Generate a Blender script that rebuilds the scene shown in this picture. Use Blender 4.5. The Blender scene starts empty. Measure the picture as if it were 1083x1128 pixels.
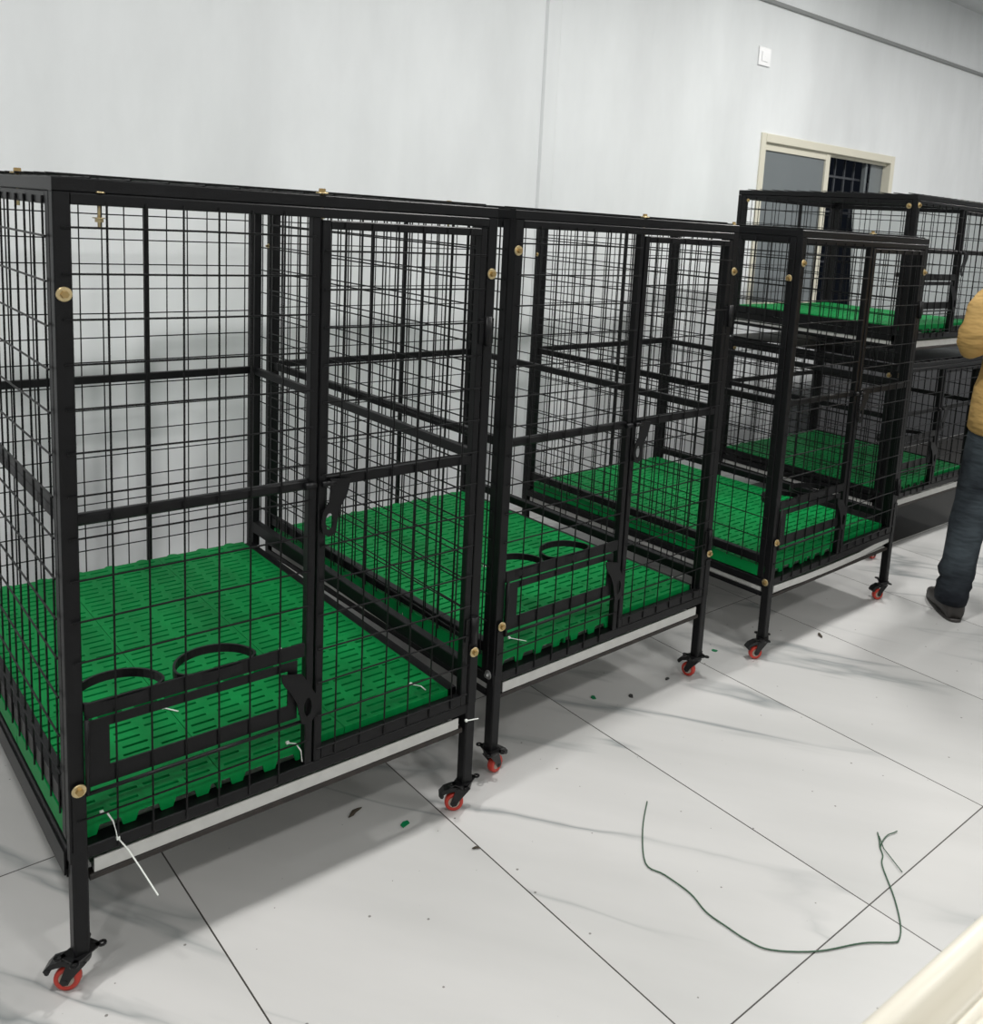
import bpy, bmesh, math, random
from mathutils import Vector, Matrix
random.seed(7)
SC = bpy.context.scene
COL = SC.collection

# ------------------------------------------------------------------ helpers
def link(o, parent=None):
    COL.objects.link(o)
    if parent is not None:
        o.parent = parent
    return o

def tag(o, label=None, cat=None, group=None, kind=None):
    if label: o['label'] = label
    if cat: o['category'] = cat
    if group: o['group'] = group
    if kind: o['kind'] = kind
    return o

def thing(name, label, cat, loc=(0, 0, 0), rz=0.0, group=None):
    o = bpy.data.objects.new(name, None)
    o.empty_display_size = .1
    link(o)
    o.location = loc
    o.rotation_euler = (0, 0, rz)
    return tag(o, label, cat, group)

class MB:
    """collects shapes of one mesh object"""
    def __init__(self):
        self.v = []; self.f = []; self.s = []
    def add(self, vs, fs, smooth=False):
        n = len(self.v)
        self.v += [tuple(v) for v in vs]
        self.f += [tuple(i + n for i in f) for f in fs]
        self.s += [smooth] * len(fs)
    def box(self, a, b, ch=0.0):
        x0, y0, z0 = [min(a[i], b[i]) for i in range(3)]
        x1, y1, z1 = [max(a[i], b[i]) for i in range(3)]
        if ch <= 0:
            vs = [(x0,y0,z0),(x1,y0,z0),(x1,y1,z0),(x0,y1,z0),(x0,y0,z1),(x1,y0,z1),(x1,y1,z1),(x0,y1,z1)]
            fs = [(0,3,2,1),(4,5,6,7),(0,1,5,4),(1,2,6,5),(2,3,7,6),(3,0,4,7)]
            self.add(vs, fs); return
        # box with chamfered long edges (the profile runs along the longest side)
        d = (x1-x0, y1-y0, z1-z0)
        ax = d.index(max(d)); u, w = [i for i in range(3) if i != ax]
        lo = (x0,y0,z0); hi = (x1,y1,z1)
        ch = min(ch, (hi[u]-lo[u])*.3, (hi[w]-lo[w])*.3)
        pr = [(lo[u]+ch,lo[w]),(hi[u]-ch,lo[w]),(hi[u],lo[w]+ch),(hi[u],hi[w]-ch),(hi[u]-ch,hi[w]),(lo[u]+ch,hi[w]),(lo[u],hi[w]-ch),(lo[u],lo[w]+ch)]
        vs = []
        for e in (lo[ax], hi[ax]):
            for p in pr:
                q = [0, 0, 0]; q[ax] = e; q[u] = p[0]; q[w] = p[1]; vs.append(q)
        fs = [tuple(range(7, -1, -1)), tuple(range(8, 16))] + [(i, (i+1) % 8, 8+(i+1) % 8, 8+i) for i in range(8)]
        self.add(vs, fs)
    def cyl(self, a, b, r, n=12, r2=None, smooth=True, caps=True):
        a = Vector(a); b = Vector(b); r2 = r if r2 is None else r2
        d = (b-a).normalized()
        t = Vector((0, 0, 1)) if abs(d.z) < .9 else Vector((1, 0, 0))
        u = d.cross(t).normalized(); w = d.cross(u)
        vs = [a+(u*math.cos(2*math.pi*i/n)+w*math.sin(2*math.pi*i/n))*r for i in range(n)]
        vs += [b+(u*math.cos(2*math.pi*i/n)+w*math.sin(2*math.pi*i/n))*r2 for i in range(n)]
        self.add(vs, [(i, (i+1) % n, n+(i+1) % n, n+i) for i in range(n)], smooth)
        if caps:
            k = len(self.v)-2*n
            self.f += [tuple(k+i for i in range(n-1, -1, -1)), tuple(k+n+i for i in range(n))]
            self.s += [False, False]
    def tube(self, pts, r, n=8, close=False, flat=None):
        pts = [Vector(p) for p in pts]; m = len(pts); rings = []
        for i, p in enumerate(pts):
            if close: d = pts[(i+1) % m]-pts[i-1]
            else: d = pts[min(i+1, m-1)]-pts[max(i-1, 0)]
            d.normalize()
            t = Vector((0, 0, 1)) if abs(d.z) < .95 else Vector((1, 0, 0))
            u = d.cross(t).normalized(); w = u.cross(d)
            rr = r[i] if isinstance(r, (list, tuple)) else r
            ru, rw = (rr, rr) if flat is None else flat
            rings.append([p+u*math.cos(2*math.pi*k/n+math.pi/n)*ru+w*math.sin(2*math.pi*k/n+math.pi/n)*rw for k in range(n)])
        vs = [v for R in rings for v in R]; fs = []
        for i in range(m if close else m-1):
            j = (i+1) % m
            fs += [(i*n+k, i*n+(k+1) % n, j*n+(k+1) % n, j*n+k) for k in range(n)]
        if not close: fs += [tuple(range(n-1, -1, -1)), tuple((m-1)*n+k for k in range(n))]
        self.add(vs, fs, n > 5)
    def loft(self, rings, n=24, power=2.0):
        """rings: (centre, half width, half depth, z-rotation, tilt normal)"""
        vs = []
        for c, rx, ry, *ex in rings:
            c = Vector(c); ax = Vector(ex[0]) if ex else Vector((1, 0, 0)); ay = Vector(ex[1]) if len(ex) > 1 else Vector((0, 1, 0))
            for k in range(n):
                t = 2*math.pi*k/n; co, si = math.cos(t), math.sin(t)
                e = 2/power
                vs.append(c+ax*rx*math.copysign(abs(co)**e, co)+ay*ry*math.copysign(abs(si)**e, si))
        m = len(rings); fs = []
        for i in range(m-1):
            fs += [(i*n+k, i*n+(k+1) % n, (i+1)*n+(k+1) % n, (i+1)*n+k) for k in range(n)]
        fs += [tuple(range(n-1, -1, -1)), tuple((m-1)*n+k for k in range(n))]
        self.add(vs, fs, True)
    def prism(self, poly, y0, y1, hole=None):
        """outline in the x-z plane, thickness along y; optional hole with as many points"""
        n = len(poly)
        if hole is None:
            vs = [(x, y0, z) for x, z in poly]+[(x, y1, z) for x, z in poly]
            self.add(vs, [tuple(range(n)), tuple(range(2*n-1, n-1, -1))]+[(i, n+i, n+(i+1) % n, (i+1) % n) for i in range(n)])
        else:
            vs = [(x, y, z) for y in (y0, y1) for P in (poly, hole) for x, z in P]; fs = []
            for i in range(n):
                j = (i+1) % n
                fs += [(i, j, n+j, n+i), (2*n+i, 3*n+i, 3*n+j, 2*n+j), (i, 2*n+i, 2*n+j, j), (n+i, n+j, 3*n+j, 3*n+i)]
            self.add(vs, fs)
    def mesh(self, name, mat):
        me = bpy.data.meshes.new(name)
        me.from_pydata(self.v, [], self.f)
        me.polygons.foreach_set('use_smooth', self.s)
        bm = bmesh.new(); bm.from_mesh(me)
        bmesh.ops.recalc_face_normals(bm, faces=bm.faces); bm.to_mesh(me); bm.free()
        me.materials.append(mat)
        return me
    def build(self, name, mat, parent=None, loc=None, rz=0):
        o = bpy.data.objects.new(name, self.mesh(name, mat))
        link(o, parent)
        if loc is not None: o.location = loc
        if rz: o.rotation_euler.z = rz
        return o

# ------------------------------------------------------------------ materials
def mat(name, col, rough=.5, metal=0.0, spec=.5, bump=0, bscale=200, var=0, vscale=8, trans=0, alpha=1):
    m = bpy.data.materials.new(name); m.use_nodes = True
    nt = m.node_tree; b = nt.nodes['Principled BSDF']
    b.inputs['Base Color'].default_value = (*col, 1)
    b.inputs['Roughness'].default_value = rough
    b.inputs['Metallic'].default_value = metal
    b.inputs['Specular IOR Level'].default_value = spec
    if trans: b.inputs['Transmission Weight'].default_value = trans
    tc = nt.nodes.new('ShaderNodeTexCoord')
    if var:
        n = nt.nodes.new('ShaderNodeTexNoise'); n.inputs['Scale'].default_value = vscale; n.inputs['Detail'].default_value = 5
        r = nt.nodes.new('ShaderNodeValToRGB')
        r.color_ramp.elements[0].position = .3; r.color_ramp.elements[1].position = .72
        r.color_ramp.elements[0].color = (*[c*(1-var) for c in col], 1)
        r.color_ramp.elements[1].color = (*[min(1, c*(1+var)) for c in col], 1)
        nt.links.new(tc.outputs['Object'], n.inputs['Vector']); nt.links.new(n.outputs['Fac'], r.inputs['Fac'])
        nt.links.new(r.outputs['Color'], b.inputs['Base Color'])
    if bump:
        n = nt.nodes.new('ShaderNodeTexNoise'); n.inputs['Scale'].default_value = bscale; n.inputs['Detail'].default_value = 4
        bp = nt.nodes.new('ShaderNodeBump'); bp.inputs['Strength'].default_value = bump; bp.inputs['Distance'].default_value = .002
        nt.links.new(tc.outputs['Object'], n.inputs['Vector']); nt.links.new(n.outputs['Fac'], bp.inputs['Height'])
        nt.links.new(bp.outputs['Normal'], b.inputs['Normal'])
    return m

M = {}
M['black'] = mat('black_paint', (.0042, .0043, .0050), .42, spec=.24, var=.25, vscale=14, bump=.15, bscale=300)
M['wire'] = mat('black_wire', (.003, .003, .0035), .45, spec=.22)
M['rust'] = mat('rusty_black_steel', (.018, .013, .010), .6, var=.6, vscale=40, bump=.3, bscale=160)
M['green'] = mat('green_plastic', (.001, .205, .046), .5, spec=.12, var=.12, vscale=9)
M['brass'] = mat('zinc_brass', (.62, .50, .28), .38, metal=.8, var=.15, vscale=120)
M['brass_dark'] = mat('brass_hex', (.40, .28, .12), .35, metal=.85)
M['steel'] = mat('steel', (.45, .45, .45), .35, metal=.9)
M['tray'] = mat('galvanised_tray', (.52, .52, .50), .5, metal=.0, var=.06, vscale=30)
M['red'] = mat('red_polyurethane', (.48, .035, .02), .35)
M['hub'] = mat('wheel_hub', (.42, .36, .30), .4)
M['caster'] = mat('black_caster_steel', (.005, .005, .0055), .35, spec=.4)
M['tie'] = mat('white_nylon', (.75, .78, .74), .4)
M['cream'] = mat('cream_upvc', (.70, .67, .56), .35)
M['board'] = mat('grey_board', (.42, .45, .45), .45, var=.05, vscale=3)
M['bars'] = mat('grille_iron', (.06, .065, .075), .5)
M['dark'] = mat('night', (.01, .011, .014), .6)
M['switch'] = mat('white_switch', (.82, .82, .83), .3)
M['trim'] = mat('beam_shadow_grey', (.27, .28, .28), .6)  # this grey stands in for the shadow line under the beam
M['skin'] = mat('skin', (.34, .19, .12), .5)
M['hair'] = mat('hair', (.012, .010, .009), .6)
M['shoe'] = mat('shoe_leather', (.022, .019, .017), .5)
M['greenwire'] = mat('green_wire', (.035, .09, .05), .5)
M['chip'] = mat('green_chip', (.0, .17, .06), .4)
M['chipdark'] = mat('dark_chip', (.03, .03, .03), .5)
M['leaf'] = mat('dry_brown', (.045, .035, .022), .7)

def frosted():
    m = mat('tinted_glass', (.17, .19, .20), .22, spec=.6, var=.05, vscale=2)
    return m
M['glass'] = frosted()

def cloth(name, col, fade, scale):
    m = bpy.data.materials.new(name); m.use_nodes = True
    nt = m.node_tree; b = nt.nodes['Principled BSDF']; b.inputs['Roughness'].default_value = .85
    b.inputs['Specular IOR Level'].default_value = .2
    tc = nt.nodes.new('ShaderNodeTexCoord')
    n = nt.nodes.new('ShaderNodeTexNoise'); n.inputs['Scale'].default_value = scale; n.inputs['Detail'].default_value = 3
    r = nt.nodes.new('ShaderNodeValToRGB'); r.color_ramp.elements[0].position = .38; r.color_ramp.elements[1].position = .75
    r.color_ramp.elements[0].color = (*col, 1); r.color_ramp.elements[1].color = (*fade, 1)
    w = nt.nodes.new('ShaderNodeTexNoise'); w.inputs['Scale'].default_value = 9; w.inputs['Detail'].default_value = 2
    mp = nt.nodes.new('ShaderNodeMapping'); mp.inputs['Scale'].default_value = (1, 1, 3)
    bp = nt.nodes.new('ShaderNodeBump'); bp.inputs['Strength'].default_value = .6; bp.inputs['Distance'].default_value = .03
    L = nt.links.new
    L(tc.outputs['Object'], n.inputs['Vector']); L(n.outputs['Fac'], r.inputs['Fac']); L(r.outputs['Color'], b.inputs['Base Color'])
    L(tc.outputs['Object'], mp.inputs['Vector']); L(mp.outputs['Vector'], w.inputs['Vector']); L(w.outputs['Fac'], bp.inputs['Height']); L(bp.outputs['Normal'], b.inputs['Normal'])
    return m
M['shirt'] = cloth('mustard_cotton', (.40, .25, .085), (.47, .31, .12), 5)
M['jeans'] = cloth('dark_denim', (.008, .010, .014), (.055, .07, .08), 4.5)

def wall_mat(name, base=(.77, .79, .80)):
    m = bpy.data.materials.new(name); m.use_nodes = True
    nt = m.node_tree; b = nt.nodes['Principled BSDF']; b.inputs['Roughness'].default_value = .55
    b.inputs['Specular IOR Level'].default_value = .3
    L = nt.links.new; tc = nt.nodes.new('ShaderNodeTexCoord')
    # broad putty patches + fine vertical roller streaks
    mp = nt.nodes.new('ShaderNodeMapping'); mp.inputs['Scale'].default_value = (1.5, 1.5, .5)
    n1 = nt.nodes.new('ShaderNodeTexNoise'); n1.inputs['Scale'].default_value = 1.1; n1.inputs['Detail'].default_value = 8; n1.inputs['Roughness'].default_value = .6
    mp2 = nt.nodes.new('ShaderNodeMapping'); mp2.inputs['Scale'].default_value = (7, 7, .5)
    n2 = nt.nodes.new('ShaderNodeTexNoise'); n2.inputs['Scale'].default_value = 1.0; n2.inputs['Detail'].default_value = 4
    add = nt.nodes.new('ShaderNodeMath'); add.operation = 'MULTIPLY_ADD'; add.inputs[1].default_value = .16
    r = nt.nodes.new('ShaderNodeValToRGB')
    r.color_ramp.elements[0].position = .38; r.color_ramp.elements[1].position = .78
    r.color_ramp.elements[0].color = (*[c*.90 for c in base], 1); r.color_ramp.elements[1].color = (*[c*1.08 for c in base], 1)
    L(tc.outputs['Object'], mp.inputs['Vector']); L(mp.outputs['Vector'], n1.inputs['Vector'])
    L(tc.outputs['Object'], mp2.inputs['Vector']); L(mp2.outputs['Vector'], n2.inputs['Vector'])
    L(n2.outputs['Fac'], add.inputs[0]); L(n1.outputs['Fac'], add.inputs[2]); L(add.outputs[0], r.inputs['Fac'])
    L(r.outputs['Color'], b.inputs['Base Color'])
    return m
M['wall'] = wall_mat('putty_wall')
M['ceiling'] = wall_mat('ceiling_paint', (.68, .70, .71))

def floor_mat():
    m = bpy.data.materials.new('marble_tile'); m.use_nodes = True
    nt = m.node_tree; b = nt.nodes['Principled BSDF']; L = nt.links.new
    N = nt.nodes.new
    geo = N('ShaderNodeTexCoord')
    def math_(op, a=None, b_=None, c=None):
        n = N('ShaderNodeMath'); n.operation = op
        for i, x in enumerate((a, b_, c)):
            if x is None: continue
            if isinstance(x, (int, float)): n.inputs[i].default_value = x
            else: L(x, n.inputs[i])
        return n.outputs[0]
    # per-tile offset so the veins break at the joints
    sep = N('ShaderNodeSeparateXYZ'); L(geo.outputs['Object'], sep.inputs[0])
    TX, TY, OX, OY = .6, 1.2857, .3607, .5233
    tx = math_('DIVIDE', math_('SUBTRACT', sep.outputs[0], OX), TX)
    ty = math_('DIVIDE', math_('SUBTRACT', sep.outputs[1], OY), TY)
    fx = math_('FLOOR', tx); fy = math_('FLOOR', ty)
    off = N('ShaderNodeCombineXYZ'); L(math_('MULTIPLY', fx, 3.17), off.inputs[0]); L(math_('MULTIPLY', fy, 5.31), off.inputs[1]); L(math_('ADD', math_('MULTIPLY', fx, .7), math_('MULTIPLY', fy, 1.9)), off.inputs[2])
    va = N('ShaderNodeVectorMath'); va.operation = 'ADD'; L(geo.outputs['Object'], va.inputs[0]); L(off.outputs[0], va.inputs[1])
    # veins: ridged noise stretched along the diagonal
    mp = N('ShaderNodeMapping'); mp.inputs['Rotation'].default_value = (0, 0, math.radians(57))
    L(va.outputs[0], mp.inputs['Vector'])
    mps = N('ShaderNodeMapping'); mps.inputs['Scale'].default_value = (.38, 2.0, 1); L(mp.outputs[0], mps.inputs['Vector']); mp = mps
    warp = N('ShaderNodeTexNoise'); warp.inputs['Scale'].default_value = 1.3; warp.inputs['Detail'].default_value = 3; L(mp.outputs[0], warp.inputs['Vector'])
    n1 = N('ShaderNodeTexNoise'); n1.inputs['Scale'].default_value = 1.15; n1.inputs['Detail'].default_value = 5; n1.inputs['Roughness'].default_value = .45; n1.inputs['Distortion'].default_value = .35
    L(mp.outputs[0], n1.inputs['Vector'])
    ridge = math_('ABSOLUTE', math_('SUBTRACT', n1.outputs['Fac'], .5))
    vr = N('ShaderNodeValToRGB')
    vr.color_ramp.elements[0].position = 0; vr.color_ramp.elements[0].color = (1, 1, 1, 1)
    vr.color_ramp.elements[1].position = .020; vr.color_ramp.elements[1].color = (0, 0, 0, 1)
    e = vr.color_ramp.elements.new(.008); e.color = (.45, .45, .45, 1)
    L(ridge, vr.inputs['Fac'])
    gate = N('ShaderNodeTexNoise'); gate.inputs['Scale'].default_value = 1.6; gate.inputs['Detail'].default_value = 2; L(va.outputs[0], gate.inputs['Vector'])
    gr = N('ShaderNodeMapRange'); gr.inputs[1].default_value = .34; gr.inputs[2].default_value = .60; L(gate.outputs['Fac'], gr.inputs[0])
    vein = math_('MULTIPLY', vr.outputs['Color'], gr.outputs[0])
    cloud = N('ShaderNodeTexNoise'); cloud.inputs['Scale'].default_value = 1.7; cloud.inputs['Detail'].default_value = 6; L(mp.outputs[0], cloud.inputs['Vector'])
    cr = N('ShaderNodeValToRGB'); cr.color_ramp.elements[0].position = .3; cr.color_ramp.elements[1].position = .7
    cr.color_ramp.elements[0].color = (.46, .46, .45, 1); cr.color_ramp.elements[1].color = (.555, .55, .54, 1)
    L(cloud.outputs['Fac'], cr.inputs['Fac'])
    mx = N('ShaderNodeMix'); mx.data_type = 'RGBA'; mx.inputs[7].default_value = (.27, .285, .285, 1)
    L(vein, mx.inputs[0]); L(cr.outputs['Color'], mx.inputs[6])
    # specks of grit
    vo = N('ShaderNodeTexVoronoi'); vo.voronoi_dimensions = '2D'; vo.inputs['Scale'].default_value = 12; L(geo.outputs['Object'], vo.inputs['Vector'])
    rnd = N('ShaderNodeSeparateXYZ'); L(vo.outputs['Color'], rnd.inputs[0])
    sp = math_('MULTIPLY', math_('LESS_THAN', vo.outputs['Distance'], math_('MULTIPLY', math_('POWER', rnd.outputs[1], 3.0), .040)), math_('GREATER_THAN', rnd.outputs[0], .5))
    mx1 = N('ShaderNodeMix'); mx1.data_type = 'RGBA'; mx1.inputs[7].default_value = (.09, .08, .07, 1)
    L(math_('MULTIPLY', sp, .75), mx1.inputs[0]); L(mx.outputs[2], mx1.inputs[6])
    # joints
    def edge(t, size):
        fr = math_('FRACT', t)
        d = math_('MULTIPLY', math_('MINIMUM', fr, math_('SUBTRACT', 1.0, fr)), size)
        return math_('LESS_THAN', d, .0017)
    j = math_('MAXIMUM', edge(tx, TX), edge(ty, TY))
    mx2 = N('ShaderNodeMix'); mx2.data_type = 'RGBA'; mx2.inputs[7].default_value = (.045, .04, .036, 1)
    L(j, mx2.inputs[0]); L(mx1.outputs[2], mx2.inputs[6])
    L(mx2.outputs[2], b.inputs['Base Color'])
    rr = N('ShaderNodeMapRange'); rr.inputs[3].default_value = .26; rr.inputs[4].default_value = .42
    L(cloud.outputs['Fac'], rr.inputs[0]); L(rr.outputs[0], b.inputs['Roughness'])
    b.inputs['Specular IOR Level'].default_value = .4
    return m
M['floor'] = floor_mat()

# ------------------------------------------------------------------ room
RX0, RX1, RY0, RY1, RZ = -4.0, 10.5, -6.5, 2.0, 3.38
def struct(name, b, m):
    return tag(b.build(name, m), kind='structure')
b = MB(); b.box((RX0, RY0, -.1), (RX1, RY1+.2, 0)); struct('floor', b, M['floor'])
b = MB(); b.box((RX0, RY0, RZ), (RX1, RY1+.2, RZ+.1)); struct('ceiling', b, M['ceiling'])
WX0, WX1, WZ0, WZ1 = 4.52, 6.17, .98, 2.15
b = MB()
b.box((RX0, RY1, 0), (WX0, RY1+.2, RZ)); b.box((WX1, RY1, 0), (RX1, RY1+.2, RZ))
b.box((WX0, RY1, 0), (WX1, RY1+.2, WZ0)); b.box((WX0, RY1, WZ1), (WX1, RY1+.2, RZ))
struct('wall_back', b, M['wall'])
b = MB(); b.box((RX0-.1, RY0, 0), (RX0, RY1+.2, RZ)); struct('wall_left', b, M['wall'])
b = MB(); b.box((RX1, RY0, 0), (RX1+.1, RY1+.2, RZ)); struct('wall_right', b, M['wall'])
b = MB(); b.box((RX0, RY0-.1, 0), (RX1, RY0, RZ)); struct('wall_front', b, M['wall'])
# plastered pilaster strip on the back wall and a grey strip painted as the shadow line under the beam
b = MB(); b.box((2.716, 1.988, 0), (2.816, 2.02, RZ), .010)
struct('trim_1', b, M['wall'])
b = MB(); b.box((RX0, 1.984, 2.915), (RX1, 2.0, 2.942), .004); struct('trim_shadow_line', b, M['trim'])
b = MB(); b.box((8.05, 1.99, 0), (8.16, 2.0, RZ)); struct('trim_3', b, M['wall'])

# window: cream sliding frame, tinted sash on the left, barred opening on the right
w = bpy.data.objects.new('window_1', None); link(w); w.location = (WX0, 2.0, WZ0); tag(w, kind='structure')
WW, WH = WX1-WX0, WZ1-WZ0
b = MB(); t = .05
b.box((0, -.012, 0), (t, .09, WH), .004); b.box((WW-t, -.012, 0), (WW, .09, WH), .004)
b.box((t, -.012, WH-.055), (WW-t, .09, WH), .004); b.box((t, -.012, 0), (WW-t, .09, .05), .004)
b.box((t, .028, WH-.075), (WW-t, .034, WH-.055)); b.build('window_frame', M['cream'], w)
b = MB()
b.box((t, .012, .05), (t+.03, .04, WH-.055)); b.box((.768, .008, .05), (.818, .042, WH-.055), .003)
b.box((t+.03, .012, WH-.1), (.768, .04, WH-.055)); b.box((t+.03, .012, .05), (.768, .04, .09))
s = b.build('window_sash', M['cream'], w)
b = MB(); b.box((t+.03, .024, .09), (.768, .03, WH-.1)); b.build('pane', M['glass'], s)
b = MB(); b.box((1.36, .055, .05), (1.385, .085, WH-.055)); b.box((1.43, .055, .05), (1.6, .06, WH-.055))
b.build('insect_screen_edge', M['glass'], w)
b = MB()
for k in range(13): b.box((.06+.125*k, .12, 0), (.072+.125*k, .132, WH))
for z in (.97, .72, .36): b.box((0, .118, z), (WW, .134, z+.014))
b.build('window_grille', M['bars'], w)

# wall switch plate
sw = thing('switch_plate', 'small white switch plate high on the grey wall left above the window', 'switch', (4.474, 2.0, 2.60))
b = MB(); b.box((-.058, -.010, -.056), (.058, 0, .056), .004); b.build('plate', M['switch'], sw)
b = MB(); b.box((-.03, -.014, -.03), (.03, -.010, .03), .002); b.cyl((0, -.0145, 0), (0, -.0135, 0), .003, 8); b.build('rocker', M['switch'], sw)

# ------------------------------------------------------------------ the cage
WR = .0017
def frame_rect(b, x0, x1, z0, z1, y0, y1, t, tb=None):
    tb = tb or t
    b.box((x0, y0, z0), (x0+t, y1, z1), .002); b.box((x1-t, y0, z0), (x1, y1, z1), .002)
    b.box((x0+t, y0, z1-t), (x1-t, y1, z1), .002); b.box((x0+t, y0, z0), (x1-t, y1, z0+tb), .002)

def wire(b, a, c, r=WR):
    # welded rod of four sides, nearly straight, with a slight bow like the real mesh
    a = Vector(a); c = Vector(c); m = (a+c)/2
    off = Vector([random.uniform(-.0018, .0018) for _ in range(3)])
    d = (c-a).normalized(); off -= d*off.dot(d)
    b.tube([a, m+off, c], r*1.2, 5)

def mesh_xz(x0, x1, z0, z1, y, xs, zs):
    b = MB()
    for x in xs: wire(b, (x, y, z0), (x, y, z1))
    for z in zs: wire(b, (x0, y-.0032 if y < .5 else y+.0032, z), (x1, y-.0032 if y < .5 else y+.0032, z))
    return b

def frange(a, b_, s):
    out = []; x = a
    while x < b_: out.append(x); x += s
    return out

_mat_cache = {}
def mat_mesh(w, d):
    key = (round(w, 3), round(d, 3))
    if key in _mat_cache: return _mat_cache[key]
    b = MB(); nc = 4; g = .0015; w -= g; d -= g
    rib = .0115; cw = (w-rib*(nc-1)-.014)/nc; xs = [.007+i*(cw+rib) for i in range(nc)]
    th = .007; z1 = 0; z0 = -th
    n = int(round((d-.02)/.0300)); pit = (d-.014)/n; sl = .0082
    # longitudinal ribs
    b.box((0, 0, z0), (.007, d, z1)); b.box((w-.007, 0, z0), (w, d, z1))
    for i in range(nc-1): b.box((xs[i]+cw, 0, z0), (xs[i]+cw+rib, d, z1))
    for i in range(nc):
        b.box((xs[i], 0, z0), (xs[i]+cw, .014, z1))
        for k in range(n):
            y = .014+k*pit
            b.box((xs[i], y+sl-.0+.0, z0), (xs[i]+cw, y+pit if k < n-1 else d, z1))
            # small notches make the slot ends stagger
            if (k+i) % 2 == 0: b.box((xs[i], y, z0), (xs[i]+.007, y+sl, z1))
            else: b.box((xs[i]+cw-.007, y, z0), (xs[i]+cw, y+sl, z1))
    # skirt with feet
    sk = .022; ft = .040
    b.box((0, 0, -sk), (w, .003, z0)); b.box((0, d-.003, -sk), (w, d, z0))
    b.box((0, .003, -ft), (.003, d-.003, z0)); b.box((w-.003, .003, -ft), (w, d-.003, z0))
    for i in range(4):
        x = (i+.28)*w/4
        for y in (0, d-.006):
            b.prism([(x, -sk), (x+.034, -sk), (x+.028, -ft), (x+.005, -ft)], y, y+.006)
    # rounded lugs that lock neighbouring mats together
    for i in range(3):
        b.cyl(((i+.5)*w/3, d-.004, -.006), ((i+.5)*w/3, d-.004, -.0002), .017, 12)
    me = b.mesh('floor_mat', M['green']); _mat_cache[key] = me
    return me

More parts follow.
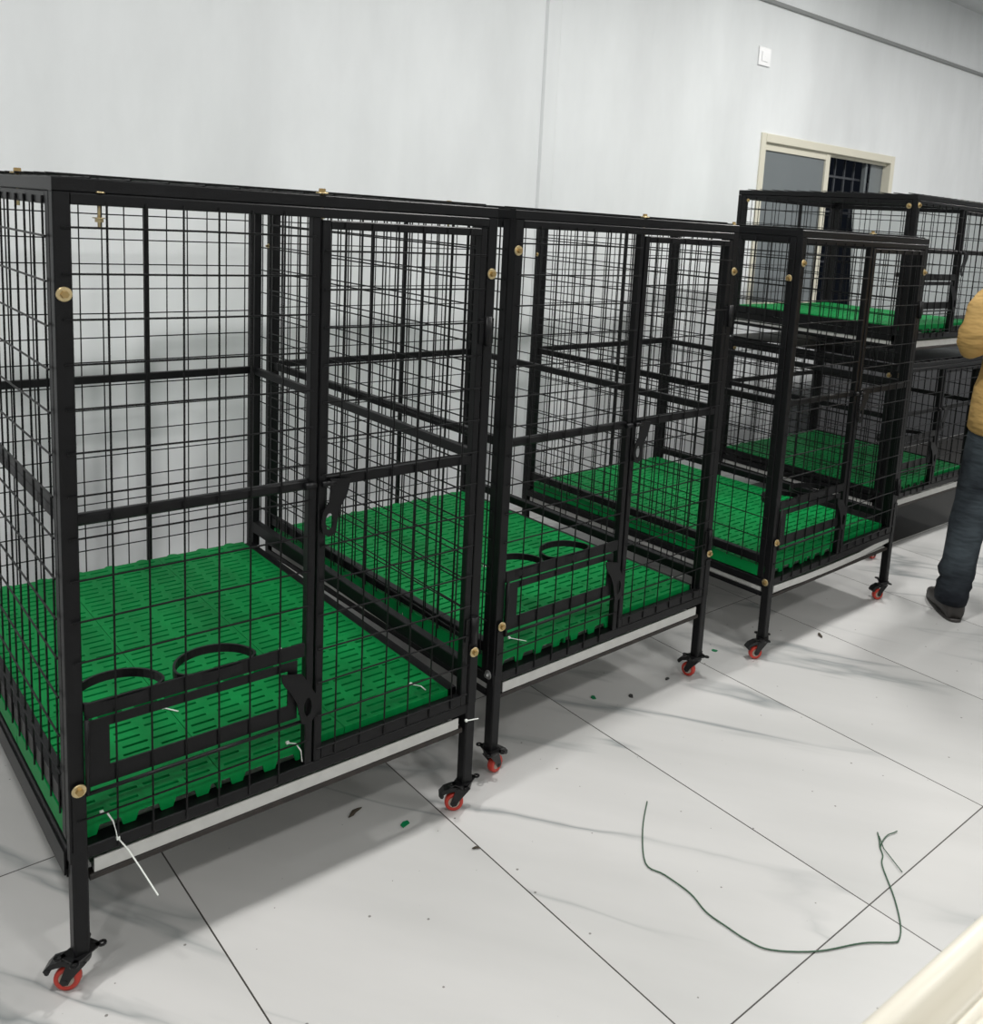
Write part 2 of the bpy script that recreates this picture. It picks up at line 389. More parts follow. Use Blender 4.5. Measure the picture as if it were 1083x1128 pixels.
def make_caster(parent, x, y, ang):
    """swivel caster with brake under a leg; the wheel trails along ang (cage axes)"""
    c = MB(); z = .082
    ca, sa = math.cos(ang), math.sin(ang)
    R = lambda u, v, h: (x+u*ca-v*sa, y+u*sa+v*ca, h)
    # top plate with four ears and holes, turned against the leg
    pa = ang+math.radians(62); n = 32; out = []; hole = []
    s = .036
    pl = MB()
    def rot(u, v, h): return (x+u*math.cos(pa)-v*math.sin(pa), y+u*math.sin(pa)+v*math.cos(pa), h)
    pts = [(-.030, -.015), (-.022, -.022), (.022, -.022), (.030, -.015), (.030, .015), (.022, .022), (-.022, .022), (-.030, .015)]
    vs = [rot(u, v, h) for h in (z-.003, z) for u, v in pts]
    c.add(vs, [tuple(range(7, -1, -1)), tuple(range(8, 16))]+[(i, (i+1) % 8, 8+(i+1) % 8, 8+i) for i in range(8)])
    for u, v in ((.031, .021), (.031, -.021), (-.031, .021), (-.031, -.021)):
        ring = [(u+.0085*math.cos(t*math.pi/5), v+.0085*math.sin(t*math.pi/5)) for t in range(10)]
        inn = [(u+.0035*math.cos(t*math.pi/5), v+.0035*math.sin(t*math.pi/5)) for t in range(10)]
        vs = [rot(a, b_, h) for h in (z-.003, z) for P in (ring, inn) for a, b_ in P]; fs = []
        for i in range(10):
            j = (i+1) % 10
            fs += [(i, 10+i, 10+j, j), (20+i, 20+j, 30+j, 30+i), (i, j, 20+j, 20+i), (10+i, 30+i, 30+j, 10+j)]
        c.add(vs, fs)
        c.add([rot(a, b_, h) for h in (z-.003, z) for a, b_ in ((u*.7, v*.5), (u*.9, v*.6), (u*.82, v*1.0), (u*.65, v*.95))],
              [(3, 2, 1, 0), (4, 5, 6, 7), (0, 1, 5, 4), (1, 2, 6, 5), (2, 3, 7, 6), (3, 0, 4, 7)])
    c.cyl((x, y, z-.018), (x, y, z-.003), .019, 20, .021)
    # fork: two tapered cheeks down to the axle
    wx, wz = .024, .0245
    for v in (-.0155, .0135):
        poly = [(-.017, z-.016), (.019, z-.016), (wx+.010, wz), (wx+.004, wz-.008), (wx-.006, wz-.006), (wx-.012, wz+.006)]
        vs = [R(u, v+dv, h) for dv in (0, .002) for u, h in poly]; k = len(poly)
        c.add(vs, [tuple(range(k)), tuple(range(2*k-1, k-1, -1))]+[(i, k+i, k+(i+1) % k, (i+1) % k) for i in range(k)])
    c.cyl(R(wx, -.018, wz), R(wx, .018, wz), .0042, 10)
    o = c.build('caster', M['caster'], parent)
    wv = MB(); prof = [(.006, .0075), (.015, .0075), (.0165, .010), (.0225, .0095), (.0242, .006), (.0245, 0), (.0242, -.006), (.0225, -.0095), (.0165, -.010), (.015, -.0075), (.006, -.0075)]
    n = 28; vs = []
    for i in range(n):
        t = 2*math.pi*i/n
        vs += [R(wx+r*math.cos(t), v, wz+r*math.sin(t)) for r, v in prof]
    m = len(prof); fs = []
    for i in range(n):
        j = (i+1) % n
        fs += [(i*m+k, i*m+(k+1) % m, j*m+(k+1) % m, j*m+k) for k in range(m)]
    wv.add(vs, fs, True); wh = wv.build('wheel', M['red'], o); tag(wh, 'red caster wheel')
    hb = MB(); hb.cyl(R(wx, -.0082, wz), R(wx, .0082, wz), .0145, 18); hb.build('wheel_hub', M['hub'], o)
    # brake pedal above the wheel
    p = MB()
    poly = [(.010, z-.014), (.030, z-.012), (.052, z-.020), (.064, z-.034), (.060, z-.040), (.048, z-.030), (.028, z-.024), (.012, z-.026)]
    k = len(poly)
    for v0, v1 in ((-.014, .014),):
        vs = [R(u, v, h) for v in (v0, v1) for u, h in poly]
        p.add(vs, [tuple(range(k)), tuple(range(2*k-1, k-1, -1))]+[(i, k+i, k+(i+1) % k, (i+1) % k) for i in range(k)])
    p.cyl(R(.056, -.016, z-.036), R(.056, .016, z-.036), .005, 8)
    p.build('brake_pedal', M['caster'], o)
    return o

def bolt(parent, x, y, z, d='y', small=False, metal='brass'):
    b = MB(); r = .013 if not small else .009
    D = {'y': Vector((0, -1, 0)), 'x': Vector((-1, 0, 0)), 'X': Vector((1, 0, 0)), 'z': Vector((0, 0, 1))}[d]
    p = Vector((x, y, z))
    b.cyl(p, p+D*.0025, r, 20, r*.93)
    h = MB(); h.cyl(p+D*.0025, p+D*.010, r*.55, 6, r*.50, smooth=False)
    if d == 'z':
        b.cyl(p-D*.06, p, .0028, 8); b.cyl(p-D*.050, p-D*.044, .007, 6, smooth=False); b.cyl(p-D*.0435, p-D*.042, .011, 12)
    o = b.build('bolt', M[metal], parent)
    h.build('bolt_head', M['brass_dark' if metal == 'brass' else 'steel'], o)
    if metal == 'brass': tag(o, 'brass coloured bolt and washer')
    return o

def tie(parent, pts, r=.0016):
    b = MB(); b.tube(pts, r, 4, flat=(.0022, .0009)); h = Vector(pts[0])
    b.box(h-Vector((.003, .003, .002)), h+Vector((.003, .003, .003)))
    return tag(b.build('cable_tie', M['tie'], parent), 'white cable tie')

def make_cage(label, loc, rz, W=.93, D=1.356, H=1.548, zc=.945, mats=(3, 3), lift=0.0, casters=None, legz=.082,
              bolts=(), side_rail=(.355, .385), left_plate=False, bent=False, roof=False):
    T = thing('dog_cage', label, 'dog cage', (loc[0], loc[1], lift), rz, 'black welded dog cages')
    t = .026; zb = .278; zt = H-.026; zf = zt-.001
    xs_st = .466
    # --- front panel
    b = MB()
    b.box((0, 0, zb), (.028, .024, zf), .002); b.box((W-.026, 0, zb), (W, .024, zf), .002)
    b.box((.028, 0, zf-.020), (W-.026, .024, zf), .002); b.box((.028, 0, zb), (W-.026, .024, zb+.026), .002)
    b.box((xs_st, .001, zb+.026), (xs_st+.018, .023, zf-.020), .002)
    b.box((.028, .003, zc-.011), (xs_st, .020, zc+.011), .004)
    fp = b.build('front_panel', M['black'], T)
    zs = [z for z in frange(zb+.01, zf-.02, .0785) if abs(z-zc) > .02]
    zs = [z for z in [zf-.058-.0785*k for k in range(40)] if z > zb+.02 and abs(z-zc) > .018 and not (.425 < z < .60)]
    hat0, hat1 = .423, .556
    b = MB()
    for x in frange(.083, xs_st-.01, .0645): wire(b, (x, -.002, zb+.006), (x, -.002, zf-.012))
    for z in zs: wire(b, (.012, -.005, z), (xs_st+.004, -.005, z))
    b.build('wire_mesh', M['wire'], fp)
    # --- door
    dx0, dx1 = xs_st+.021, W-.030; dz0, dz1 = zb+.028, zf-.024
    b = MB(); frame_rect(b, dx0, dx1, dz0, dz1, -.002, .020, .018, .027)
    b.box((dx0+.018, 0, zc-.010), (dx1-.018, .018, zc+.012), .002)
    dr = b.build('door', M['black'], T)
    b = MB()
    for x in frange(dx0+.049, dx1-.01, .063): wire(b, (x, -.004, dz0+.004), (x, -.004, dz1-.004))
    for z in [dz1-.062-.0785*k for k in range(40)]:
        if z > dz0+.02 and abs(z-zc) > .018: wire(b, (dx0+.004, -.0075, z), (dx1-.004, -.0075, z))
    b.build('wire_mesh', M['wire'], dr)
    # curved latch plate with an oval hole
    lx = dx0+.010
    out = [(lx+.012, zc+.010), (lx+.060, zc+.004), (lx+.052, zc-.028), (lx+.034, zc-.060), (lx+.030, zc-.085), (lx+.026, zc-.112), (lx+.010, zc-.118), (lx-.004, zc-.108),
           (lx-.008, zc-.085), (lx-.004, zc-.060), (lx+.010, zc-.040), (lx+.012, zc-.018)]
    cx, cz = lx+.011, zc-.084
    hol = [(cx+.009*math.cos(a), cz+.019*math.sin(a)) for a in [math.radians(q) for q in (75, 50, 25, 0, -25, -55, -90, -125, 180, 155, 130, 105)]]
    b = MB(); b.prism(out, -.012, -.009, hol)
    b.cyl((dx0+.004, -.008, zc), (dx0+.034, -.008, zc), .006, 10); b.cyl((xs_st-.012, -.006, zc), (xs_st+.012, -.006, zc), .007, 10)
    b.build('door_latch', M['black'], dr)
    for z in (dz1-.24*(H-.3)/1.25, dz0+.20*(H-.3)/1.25):
        b = MB(); b.cyl((dx1+.008, -.008, z-.035), (dx1+.008, -.008, z+.035), .009, 12)
        b.box((dx1-.014, -.006, z-.03), (dx1+.026, -.002, z+.03)); b.build('hinge', M['black'], dr)
    # --- feeding hatch low in the fixed bay
    b = MB()
    P0 = [(.031, hat0), (.446, hat0), (.446, hat1), (.031, hat1)]; P1 = [(.072, hat0+.034), (.425, hat0+.034), (.425, hat1-.018), (.072, hat1-.018)]
    b.prism(P0, .0006, .0046, P1)
    b.tube([(.028, -.006, hat0-.008), (xs_st+.014, -.006, hat0-.008)], .004, 8)
    b.cyl((.031, -.006, hat0-.008), (.031, -.006, hat1+.01), .0045, 8)
    hs = b.build('feeding_hatch', M['black'], fp)
    out = [(.405, .540), (.452, .528), (.468, .500), (.486, .470), (.486, .425), (.470, .405), (.452, .412), (.446, .440), (.440, .465), (.428, .490), (.414, .508), (.406, .525)]
    hol = [(.466+.009*math.cos(a), .447+.022*math.sin(a)) for a in [math.radians(q) for q in (120, 90, 60, 30, 0, -50, -90, -125, -160, 190, 165, 145)]]
    b = MB(); b.prism(out, -.012, -.008, hol); b.build('hatch_latch', M['black'], hs)
    # bowl holder: flat bar with two flat rings behind it
    b = MB(); b.box((.030, .0006, .561), (.462, .006, .592), .001)
    for cxr in (.100, .285):
        r = .080
        ring = [(cxr+r*math.cos(2*math.pi*k/36), .034+(r if k <= 18 else .036)*math.sin(2*math.pi*k/36), .580) for k in range(36)]
        b.tube(ring, .002, 4, close=True, flat=(.0035, .0125))
    b.build('bowl_holder', M['black'], fp)
    # --- side panels
    for side, x0 in (('l', 0), ('r', W-.024)):
        x1 = x0+.024; b = MB(); s0, s1 = side_rail
        b.box((x0, .026, s0-.05), (x1, .052, zf), .002); b.box((x0, D-.052, s0-.05), (x1, D-.026, zf), .002)
        b.box((x0, .052, zf-.022), (x1, D-.052, zf), .002); b.box((x0, .052, s0), (x1, D-.052, s1), .002)
        b.box((x0+.003, .052, zc-.012), (x1-.003, D-.052, zc+.012), .002)
        sp = b.build('side_panel', M['black'], T)
        b = MB(); xo = x0-.002 if side == 'l' else x1+.002; sg = -1 if side == 'l' else 1
        for y in frange(.058, D-.05, .0655): wire(b, (xo, y, s0-.01), (xo, y, zf-.008))
        for z in [zf-.075-.0765*k for k in range(40)]:
            if z > s1+.01 and abs(z-zc) > .016: wire(b, (xo+sg*.0034, .030, z), (xo+sg*.0034, D-.03, z))
        b.build('wire_mesh', M['wire'], sp)
    # --- rear panel
    b = MB(); y0, y1 = D-.024, D
    b.box((0, y0, .285), (.026, y1, zf), .002); b.box((W-.026, y0, .285), (W, y1, zf), .002)
    b.box((.026, y0, zf-.022), (W-.026, y1, zf), .002); b.box((.026, y0, .285), (W-.026, y1, .308), .002)
    b.box((.026, y0+.003, zc-.012), (W-.026, y1-.003, zc+.012), .002); b.box((W*.605, y0+.004, .308), (W*.605+.014, y1-.004, zf-.022), .002)
    rp = b.build('rear_panel', M['black'], T)
    b = MB()
    for x in frange(.062, W-.03, .064): wire(b, (x, y1+.002, .29), (x, y1+.002, zf-.01))
    for z in [zf-.065-.0765*k for k in range(40)]:
        if z > .32 and abs(z-zc) > .014: wire(b, (.01, y1+.0054, z), (W-.01, y1+.0054, z))
    b.build('wire_mesh', M['wire'], rp)
    # --- top panel
    b = MB(); z0, z1 = zt, H-.002
    b.box((0, .002, z0), (W, .026, z1), .002); b.box((0, D-.026, z0), (W, D-.002, z1), .002)
    b.box((0, .026, z0), (.024, D-.026, z1), .002); b.box((W-.024, .026, z0), (W, D-.026, z1), .002)
    b.box((W/2-.01, .026, z0+.004), (W/2+.01, D-.026, z1-.002), .002)
    tp = b.build('top_panel', M['black'], T)
    b = MB()
    for x in frange(.06, W-.02, .0645): wire(b, (x, .004, H), (x, D-.004, H))
    for y in frange(.05, D-.02, .0765): wire(b, (.002, y, H+.0034), (W-.002, y, H+.0034))
    b.build('wire_mesh', M['wire'], tp)
    if roof:
        b = MB(); b.box((.004, .006, H+.0055), (W-.004, D-.006, H+.0085)); b.build('roof_sheet', M['black'], T)
    # --- base frame
    b = MB()
    b.box((.028, .022, .270), (W-.028, .046, .300), .002); b.box((.028, D-.05, .262), (W-.028, D-.026, .290), .002)
    for x0 in (.0, W-.026):
        b.box((x0, .028, .270), (x0+.026, D-.028, .2995), .002)
    b.box((.0, .028, .236), (.004, D-.03, .252)); b.box((W-.004, .028, .236), (W, D-.03, .252))
    b.box((.0, .028, .236), (.03, D-.03, .240)); b.box((W-.03, .028, .236), (W, D-.03, .240))
    for k in (1, 2): b.box((.028, D*k/3-.012, .276), (W-.028, D*k/3+.012, .298))
    if left_plate: b.box((-.004, .03, .240), (0, D-.03, .288))
    b.build('base_frame', M['black'], T)
    b = MB()
    b.box((.034, .004, .226), (W-.034, .030, .239), .002)
    b.build('tray_runner', M['rust'], T)
    b = MB()
    if not bent:
        b.box((.042, .006, .2405), (W-.046, .009, .2685)); 
    else:
        pts = [(.042, .248), (.25, .244), (.45, .2405), (.66, .2405), (.80, .252), (W-.02, .262)]
        for (xa, za), (xb, zb_) in zip(pts[:-1], pts[1:]):
            ya = .004-.004*math.sin(xa*7); yb = .004-.004*math.sin(xb*7)
            b.add([(xa, ya, za), (xb, yb, zb_), (xb, yb, zb_+.024), (xa, ya, za+.024), (xa, ya+.003, za), (xb, yb+.003, zb_), (xb, yb+.003, zb_+.024), (xa, ya+.003, za+.024)],
                  [(0, 1, 2, 3), (7, 6, 5, 4), (0, 4, 5, 1), (1, 5, 6, 2), (2, 6, 7, 3), (3, 7, 4, 0)])
    b.box((.042, .009, .2405), (W-.046, D-.06, .2425))
    b.box((.006, .034, .2525), (.008, D-.05, .2695)); b.box((W-.008, .034, .2525), (W-.006, D-.05, .2695))
    b.box((.042, D-.062, .2425), (W-.046, D-.06, .268))
    tag(b.build('waste_tray', M['tray'], T), 'pale metal waste tray')
    # --- legs and casters
    k = 0
    for (x, y) in ((.002, .001), (W-.028, .001), (.002, D-.029), (W-.028, D-.029)):
        b = MB(); b.box((x, y-(.004 if y < .5 else 0), legz), (x+.028, y+.028, .300 if y > .5 else .3035), .003)
        if y < .5: b.box((x+.003, y-.005, .3035), (x+.027, y-.0015, .432), .001)
        b.build('leg', M['black'], T)
        if casters is not None: make_caster(T, x+.014, y+.012, casters[k])
        k += 1
    # --- green slatted floor mats
    nx, ny = mats; mw = .286 if nx == 3 else (W-.06)/nx; md = (D-.092)/ny
    me = mat_mesh(mw, md)
    for i in range(nx):
        for j in range(ny):
            o = bpy.data.objects.new('floor_mat', me); link(o, T)
            o.location = (.004+i*mw if nx == 3 else .03+i*mw, .0245+j*md, .345)
    b = MB(); xr = .004+mw*nx
    if W-.03-xr > .01: b.box((xr+.004, .05, .300), (W-.026, D-.05, .330)); b.build('edge_rail', M['black'], T)
    for q in bolts: bolt(T, *q)
    return T

PI = math.pi
fb = [(.014, -.002, 1.350), (.016, -.0065, .428), (.916, -.002, 1.392), (.914, -.0065, .444)]
topb = [(.49, .013, H_, 'z') for H_ in (1.5495,)]+[(.012, .30, 1.5495, 'z'), (.075, .013, 1.523, 'z'), (.06, 1.34, 1.5495, 'z')]
sb = [(-.001, 1.34, 1.37, 'x', True), (.931, 1.34, 1.40, 'X', True), (-.001, .04, 1.38, 'x'), (.931, .04, 1.38, 'X')]
c1 = make_cage('nearest black wire dog cage with green slatted floor, at the left edge of the photo', (.0986, .0823), .0026,
               casters=(PI*.80, PI*.82, PI*.5, PI*.4), bolts=fb+topb+[sb[0], sb[1]], side_rail=(.365, .405), left_plate=True)
c2 = make_cage('middle black wire dog cage, second from the left, right beside the nearest one', (1.1418, .1605), .0323,
               casters=(.25, PI*.55, PI*.5, PI*.3), bolts=[(.010, -.002, 1.445), (.016, -.0065, .444), (.916, -.002, 1.40), (.914, -.0065, .455), (.0, .02, .30, 'x', False, 'steel')]+topb[:2]+[sb[0], sb[1]])
c3 = make_cage('third black wire dog cage, with a bent pale tray front, before the stacked pair', (2.3568, .143), .0303,
               casters=(PI*.85, PI*.88, PI*.5, PI*.3), bolts=[(.014, -.002, 1.435), (.016, -.0065, .444), (.916, -.002, 1.41), (.000, .014, .292, 'x')]+topb[:2]+sb[:3], bent=True)
# loose cable ties on the nearest cage
tie(c1, [(.060, .018, .352), (.066, .004, .356), (.074, -.004, .340), (.078, -.006, .318), (.080, -.008, .300)])
tie(c1, [(.082, -.004, .300), (.098, -.010, .272), (.116, -.026, .232), (.140, -.048, .176)])
tie(c1, [(.440, .030, .352), (.450, .010, .356), (.458, .002, .340), (.460, .000, .315)])
tie(c1, [(.28, .34, .347), (.30, .30, .350)]); tie(c1, [(.80, .10, .347), (.81, .07, .352), (.815, .055, .346)]); tie(c1, [(.62, .46, .347), (.65, .41, .352)])
tie(c1, [(.90, -.006, .262), (.935, -.010, .258)]); tie(c2, [(.05, .00, .40), (.11, -.004, .375)]); tie(c2, [(.86, .10, .347), (.875, .07, .36)])
tie(c2, [(.40, .55, .347), (.43, .50, .350)])
stack_b = [(.016, -.0065, .428), (.014, -.002, .905), (-.001, .04, .90, 'x'), (-.001, .96, .90, 'x', True)]
make_cage('lower black wire dog cage of the stacked pair near the window, in deep shade', (3.70, .46), .0, D=1.03, H=.955, zc=.70, casters=(PI, PI*.9, PI*.5, 0), bolts=stack_b, roof=True, side_rail=(.305, .340))
make_cage('upper black wire dog cage of the stacked pair, below the window', (3.70, .46), .0, D=1.03, H=.955, zc=.70, lift=.792, legz=.174, bolts=stack_b, side_rail=(.305, .340))

# pale board leaning on the wall behind the stack
b = MB(); b.box((0, 0, 0), (3.2, .018, 1.80), .002)
bd = b.build('leaning_board', M['board'], None, (5.62, 1.80, .002)); bd.rotation_euler = (math.radians(-5), 0, 0)
tag(bd, 'large pale grey board leaning on the wall behind the stacked cages', 'board')

b = MB(); b.box((3.45, .536, 0), (8.6, 1.60, .003))  # dark sheet added to darken the floor under the stack
tag(b.build('darkening_sheet', mat('added_dark_sheet', (.022, .021, .020), .55, var=.2, vscale=3)), 'dark flat sheet added to darken the floor beneath the stacked cages', 'darkening sheet')

b = MB(); b.box((0, 0, 0), (4.2, .012, .98), .002)  # added board; its dark colour gives the shade behind the lower cage
bd = b.build('leaning_board', mat('added_shade_board', (.055, .056, .06), .55, var=.1, vscale=4), None, (4.85, 1.61, .0005)); bd.rotation_euler = (math.radians(-3), 0, 0)
tag(bd, 'dark grey low board added for the shade behind the lower stacked cage', 'board')

# ------------------------------------------------------------------ small things on the floor
pts = [(1.421, -.179), (1.33, -.25), (1.243, -.343), (1.250, -.40), (1.252, -.478), (1.236, -.54), (1.238, -.597), (1.243, -.65), (1.262, -.700), (1.339, -.766), (1.439, -.816), (1.495, -.858), (1.515, -.862),
       (1.558, -.842), (1.626, -.789), (1.705, -.713), (1.741, -.694), (1.764, -.673), (1.79, -.656), (1.813, -.638)]
def smooth(P, n=5):
    out = []
    for i in range(len(P)-1):
        p0 = P[max(i-1, 0)]; p1 = P[i]; p2 = P[i+1]; p3 = P[min(i+2, len(P)-1)]
        for k in range(n):
            t = k/n
            out.append(tuple(.5*(2*p1[a]+(p2[a]-p0[a])*t+(2*p0[a]-5*p1[a]+4*p2[a]-p3[a])*t*t+(3*p1[a]-p0[a]-3*p2[a]+p3[a])*t**3) for a in range(len(p1))))
    return out+[P[-1]]
b = MB(); b.tube([(x, y, .003) for x, y in smooth(pts)], .0017, 6)
b.tube([(x, y, .004) for x, y in smooth([(1.764, -.673), (1.795, -.664), (1.825, -.661), (1.845, -.666), (1.859, -.668)])], .0014, 6)
b.tube([(x, y, .0045) for x, y in [(1.80, -.650), (1.766, -.682), (1.722, -.757)]], .0012, 6)
tag(b.build('wire', M['greenwire']), 'long thin green wire curling across the white tiled floor', 'wire')

def chip(name, x, y, m, label, cat, s, rz, kind=0):
    b = MB()
    if kind == 0:
        b.prism([(-s, -s*.5), (s*.7, -s*.6), (s, s*.2), (s*.2, s*.7), (-s*.8, s*.4)], 0, .003)
        v = [(a, c, h) for a, h, c in b.v]; b.v = v
    else:
        b.loft([((-s, 0, .003), s*.06, .001, (0, 1, 0), (0, 0, 1)), ((-s*.5, 0, .004), s*.25, .0025, (0, 1, 0), (0, 0, 1)), ((0, s*.1, .005), s*.3, .003, (0, 1, 0), (0, 0, 1)), ((s*.6, 0, .004), s*.2, .002, (0, 1, 0), (0, 0, 1)), ((s, -s*.1, .003), s*.05, .001, (0, 1, 0), (0, 0, 1))], 10)
    return tag(b.build(name, m, None, (x, y, .0), rz), label, cat)
chip('plastic_chip', .863, .134, M['chip'], 'green plastic chip on the floor before the nearest cage', 'plastic chip', .013, .3)
chip('plastic_chip', 1.678, .328-.02, M['chip'], 'small green chip below the middle cage\'s white tray edge', 'plastic chip', .011, 1.2)
chip('plastic_chip', 2.273, .29, M['chip'], 'green chip on the floor between the middle and third cages', 'plastic chip', .011, 2)
chip('debris_chip', 1.786, .242, M['chipdark'], 'dark square chip before the middle cage beside the small green chip', 'debris', .011, .9)
chip('debris_chip', 1.971, .25, M['chipdark'], 'round dark crumb near the right caster of the middle cage', 'debris', .009, .2)
chip('dry_leaf', .786, .248, M['leaf'], 'dry brown curled leaf scrap on the floor before the nearest cage', 'leaf', .024, .4, 1)
chip('leaf_scrap', .95, -.05, M['leaf'], 'tiny dark scrap on the floor right of the green chip', 'debris', .010, -.6, 1)
chip('twig', 2.72, .13, M['leaf'], 'short dark twig on the floor in front of the third cage', 'twig', .022, .9, 1)

# ------------------------------------------------------------------ cream table in the near right corner
M['table'] = mat('cream_table', (.74, .70, .60), .4)
T = thing('side_table', 'cream table with a rounded raised rim, blurred in the bottom right corner', 'table', (.338, -1.3555, 0), -.043)
prof = [(.002, .800), (.006, .880)]
for k in range(9):
    a = PI*(0-.05+k*.11); prof.append((-.008+.012*math.cos(a), .888+.012*math.sin(a)))
prof += [(-.0215, .880), (-.026, .868), (-.031, .862), (-.0335, .867), (-.037, .8675), (-.040, .861), (-.043, .8585), (-.060, .860), (-.50, .860), (-.50, .800)]
b = MB(); x0, x1 = -.19, .75; n = len(prof)
b.add([(x, y, z) for x in (x0, x1) for y, z in prof], [(i, (i+1) % n, n+(i+1) % n, n+i) for i in range(n)]+[tuple(range(n-1, -1, -1)), tuple(range(n, 2*n))], True)
b.build('tabletop', M['table'], T)
for lx in (x0+.04, x1-.08):
    for ly in (-.06, -.46):
        b = MB(); b.box((lx, ly, 0), (lx+.035, ly+.035, .80), .004); b.build('leg', M['cream'], T)

# ------------------------------------------------------------------ person
PX_, PY_ = 3.535, -.205
P = thing('person', 'person in a mustard long-sleeved shirt and dark jeans at the right edge, back turned', 'person', (PX_, PY_, 0), math.radians(-44)); P.scale = (1.03, 1.03, 1.045)
def skin_mesh(name, m, nodes, edges, parent, root=0, sub=2):
    me = bpy.data.meshes.new(name); me.from_pydata([n[0] for n in nodes], edges, [])
    o = bpy.data.objects.new(name, me); link(o)
    sk = o.modifiers.new('s', 'SKIN'); sk.use_smooth_shade = True
    for i, n in enumerate(nodes):
        r = n[1] if isinstance(n[1], tuple) else (n[1], n[1])
        me.skin_vertices[0].data[i].radius = r
        me.skin_vertices[0].data[i].use_root = (i == root)
    sb_ = o.modifiers.new('u', 'SUBSURF'); sb_.levels = sub; sb_.render_levels = sub
    dg = bpy.context.evaluated_depsgraph_get(); ev = o.evaluated_get(dg)
    nm = bpy.data.meshes.new_from_object(ev); nm.name = name
    bpy.data.objects.remove(o)
    nm.materials.clear(); nm.materials.append(m)
    for p_ in nm.polygons: p_.use_smooth = True
    r = bpy.data.objects.new(name, nm); link(r, parent); return r
# local axes: +y ahead (away from the camera), +x the person's right
N = []; Ed = []
def nd(p, r, to=None):
    N.append((p, r)); i = len(N)-1
    if to is not None: Ed.append((to, i))
    return i
pel = nd((0, 0, .90), (.13, .10)); wai = nd((0, .0, 1.06), (.125, .095), pel); che = nd((0, 0, 1.25), (.145, .11), wai)
upc = nd((0, -.01, 1.35), (.10, .07), che); nk = nd((0, .0, 1.43), (.052, .055), upc); hd0 = nd((0, .02, 1.50), (.060, .072), nk); hd1 = nd((0, .02, 1.57), (.075, .092), hd0); hd2 = nd((0, .015, 1.63), (.066, .082), hd1)
for sx, hip, knee, ank, toe in ((-1, (-.09, 0, .86), (-.150, .03, .47), (-.205, -.03, .10), (-.215, .11, .045)), (1, (.09, 0, .86), (.11, .05, .48), (.13, .02, .10), (.14, .15, .045))):
    h = nd(hip, .085, pel); k_ = nd(knee, .055, h); a = nd(ank, .040, k_); he = nd((ank[0], ank[1]-.02, .045), .038, a); nd(toe, (.040, .028), he)
    s_ = nd((sx*.150, -.008, 1.33), .045, upc); el = nd((sx*.245, -.028, 1.13), .036, s_); wr = nd((sx*.135, .19, 1.08), .026, el)
    pm = nd((sx*.105, .265, 1.075), (.040, .018), wr)
    for q, (dx, L_) in enumerate(((-.030, .070), (-.010, .080), (.012, .076), (.032, .060))):
        f1 = nd((sx*.100+dx, .325, 1.07), .0095, pm); f2 = nd((sx*.100+dx*1.1, .325+L_*.55, 1.058), .0085, f1); nd((sx*.100+dx*1.1, .325+L_*.85, 1.030), .0075, f2)
    t1 = nd((sx*.105-sx*.036, .26, 1.072), .011, pm); nd((sx*.105-sx*.056, .295, 1.062), .009, t1)
body = skin_mesh('body', M['skin'], N, Ed, P)
# face and hair
b = MB(); b.loft([((0, .095, 1.55), .008, .01), ((0, .118, 1.535), .014, .016), ((0, .10, 1.52), .012, .008)], 10)
for s in (-1, 1):
    b.loft([((s*.082, .015, 1.515), .006, .010), ((s*.088, .010, 1.545), .010, .017), ((s*.084, .010, 1.575), .007, .014)], 10)
    b.loft([((s*.032, .098, 1.572), .012, .004), ((s*.032, .103, 1.578), .013, .005), ((s*.032, .098, 1.584), .012, .004)], 10)
b.loft([((0, .098, 1.500), .022, .006), ((0, .103, 1.506), .024, .007), ((0, .098, 1.512), .02, .005)], 10)
b.build('face_features', M['skin'], P)
b = MB(); b.loft([((0, -.045, 1.47), .052, .030), ((0, -.035, 1.52), .078, .058), ((0, -.01, 1.58), .090, .088), ((0, .005, 1.63), .092, .100), ((0, .01, 1.68), .075, .085), ((0, .01, 1.705), .035, .04)], 24)
b.build('hair', M['hair'], P)
# shirt: torso and sleeves, rumpled, hem hanging over the hips
b = MB()
b.loft([((0, 0, .745), .200, .150), ((0, -.004, .76), .212, .158), ((0, -.006, .85), .214, .156), ((0, -.006, .92), .204, .146), ((0, -.004, .965), .190, .134), ((0, -.006, 1.02), .186, .132), ((.0, -.008, 1.10), .192, .136),
        ((0, -.008, 1.20), .204, .142), ((0, -.008, 1.30), .212, .138), ((0, -.008, 1.36), .200, .118), ((0, -.005, 1.405), .150, .088), ((0, 0, 1.435), .085, .068), ((0, .002, 1.465), .066, .062), ((0, .002, 1.47), .058, .056)], 36, 2.3)
for s in (-1, 1):
    X = (1, 0, 0)
    up = [((s*.150, -.008, 1.345), .070, .078, (0.8, 0, .6*s*-1), (0, 1, 0)), ((s*.190, -.012, 1.310), .066, .070, (.9, 0, -.43*s), (0, 1, 0)), ((s*.222, -.018, 1.24), .062, .066), ((s*.240, -.024, 1.18), .060, .064), ((s*.250, -.030, 1.135), .062, .064, (1, 0, 0), (0, .9, .4)),
          ((s*.248, -.006, 1.095), .058, .060, (1, 0, 0), (0, .6, .8)), ((s*.238, .040, 1.080), .054, .052, (1, 0, 0), (0, .2, .98)), ((s*.214, .080, 1.078), .050, .047, (1, 0, 0), (0, 0, 1)), ((s*.185, .120, 1.078), .047, .045, (1, 0, 0), (0, 0, 1)), ((s*.172, .140, 1.078), .050, .048, (1, 0, 0), (0, 0, 1)), ((s*.160, .156, 1.078), .044, .042, (1, 0, 0), (0, 0, 1))]
    b.loft(up, 24)
me = b.mesh('shirt', M['shirt'])
from mathutils import noise
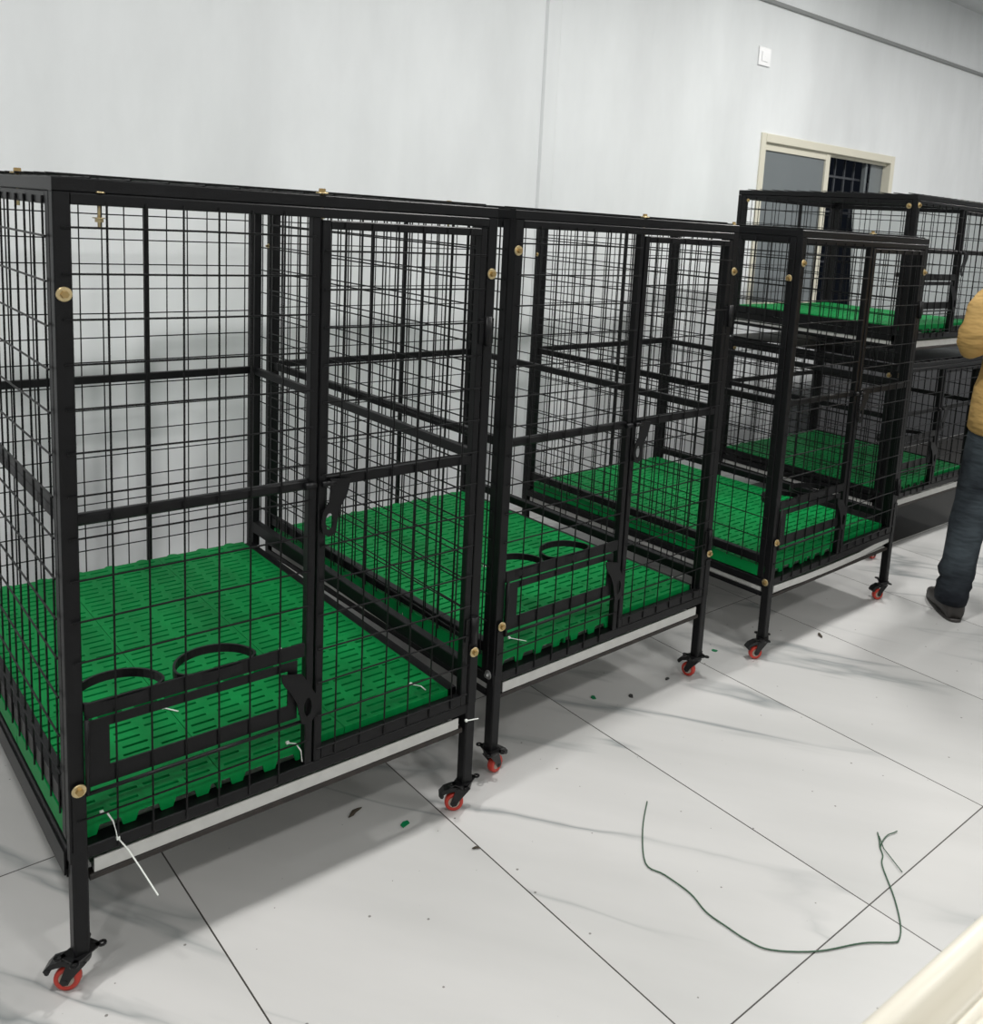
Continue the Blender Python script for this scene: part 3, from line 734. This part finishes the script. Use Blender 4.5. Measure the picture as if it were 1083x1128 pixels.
for v in me.vertices:   # cloth folds: deeper round the waist, the elbows and the cuffs
    p = v.co; amp = .006+.010*math.exp(-((p.z-.96)/.05)**2)+(.009 if abs(p.x) > .19 and p.z < 1.22 and p.z > 1.0 else 0)
    q = Vector((p.x*7, p.y*7, p.z*26)); d = Vector((p.x, p.y, 0)); 
    if d.length > 1e-4: v.co += d.normalized()*amp*noise.noise(q)
o = bpy.data.objects.new('shirt', me); link(o, P)
# jeans
b = MB()
b.loft([((0, 0, .93), .165, .120), ((0, 0, .86), .180, .130), ((0, 0, .80), .184, .130), ((0, 0, .77), .182, .122)], 32, 2.2)
for hx, kx, ax, ay in ((-.092, -.150, -.205, -.025), (.092, .11, .13, .02)):
    r = []
    for z, rx, ry in ((.86, .085, .11), (.78, .096, .118), (.70, .093, .108), (.60, .083, .094), (.52, .074, .084), (.46, .072, .082), (.38, .070, .080), (.30, .066, .076), (.22, .064, .074), (.185, .072, .082), (.165, .066, .076), (.150, .062, .072), (.13, .070, .080), (.112, .060, .070), (.09, .064, .078), (.062, .062, .076)):
        if z > .47: t = (.86-z)/(.86-.47); x = hx+(kx-hx)*t; y = .02*t
        else: t = (.47-z)/(.37); x = kx+(ax-kx)*t; y = .02+(ay-.02)*t
        r.append(((x, y, z), rx, ry))
    b.loft(r, 28)
me = b.mesh('jeans', M['jeans'])
for v in me.vertices:
    p = v.co; amp = .005+.010*math.exp(-((p.z-.15)/.07)**2)+.005*math.exp(-((p.z-.47)/.08)**2)
    cx_ = (-.15 if p.x < 0 else .11); d = Vector((p.x-cx_, p.y, 0))
    if d.length > 1e-4: v.co += d.normalized()*amp*noise.noise(Vector((p.x*8, p.y*8, p.z*24)))
o = bpy.data.objects.new('jeans', me); link(o, P)
for fx, fy in ((-.207, -.035), (.132, .015)):
    b = MB(); Xa, Za = (1, 0, 0), (0, 0, 1)
    b.loft([((fx, fy-.060, .035), .028, .030, Xa, Za), ((fx, fy-.050, .045), .038, .042, Xa, Za), ((fx, fy-.01, .052), .042, .050, Xa, Za), ((fx-.002, fy+.04, .050), .042, .048, Xa, Za), ((fx-.003, fy+.10, .038), .045, .036, Xa, Za), ((fx-.003, fy+.15, .030), .042, .028, Xa, Za), ((fx, fy+.195, .024), .028, .020, Xa, Za), ((fx, fy+.21, .022), .010, .010, Xa, Za)], 20, 2.5)
    b.loft([((fx, fy+.07, 0), .042, .140), ((fx, fy+.07, .012), .044, .142)], 28, 2.8)
    b.build('shoe', M['shoe'], P)

# ------------------------------------------------------------------ light
LP = [(-.75, -.1, 50), (1.9, -.1, 50), (4.4, .1, 70), (7.1, -.1, 50), (-1.9, -2.7, 36), (.7, -2.7, 36), (3.3, -2.7, 26), (5.9, -2.7, 16), (.7, -5.2, 26), (4.6, -5.2, 26)]
for x, y, p in LP:
    f = thing('ceiling_light', 'round recessed white ceiling downlight above the room', 'ceiling light', (x, y, RZ), 0, 'round ceiling downlights')
    b = MB(); b.cyl((0, 0, -.03), (0, 0, 0), .15, 32); b.build('housing', M['switch'], f)
    l = bpy.data.lights.new('lamp', 'AREA'); l.shape = 'DISK'; l.size = .26; l.energy = p*1.0; l.color = (1.0, .985, .96)
    lo = bpy.data.objects.new('lamp', l); link(lo, f); lo.location = (0, 0, -.034)
wd = bpy.data.worlds.new('night'); SC.world = wd; wd.use_nodes = True
wd.node_tree.nodes['Background'].inputs[0].default_value = (.012, .015, .022, 1)
wd.node_tree.nodes['Background'].inputs[1].default_value = .4

# ------------------------------------------------------------------ camera
cam = bpy.data.cameras.new('camera'); co = bpy.data.objects.new('camera', cam); link(co)
F = 1012.01; PXc, PYc = 643.5003, 406.7536
yaw, pitch, roll = .7523, -.1599, .0647
f = Vector((math.sin(yaw)*math.cos(pitch), math.cos(yaw)*math.cos(pitch), math.sin(pitch)))
r = Vector((math.cos(yaw), -math.sin(yaw), 0)); u = r.cross(f)
r2 = r*math.cos(roll)+u*math.sin(roll); u2 = -r*math.sin(roll)+u*math.cos(roll)
mw = Matrix((r2, u2, -f)).transposed().to_4x4(); mw.translation = (-.2974, -1.6577, 1.5291)
co.matrix_world = mw
cam.sensor_fit = 'VERTICAL'; cam.sensor_height = 24; cam.lens = F/1128*24
cam.shift_x = (541.5-PXc)/1128; cam.shift_y = (PYc-564)/1128
cam.clip_start = .02
cam.dof.use_dof = True; cam.dof.focus_distance = 2.6; cam.dof.aperture_fstop = cam.lens/3.4
SC.camera = co
SC.view_settings.view_transform = 'Standard'; SC.view_settings.look = 'None'
SC.view_settings.exposure = -0.12; SC.view_settings.gamma = 1; SC.view_settings.use_curve_mapping = False
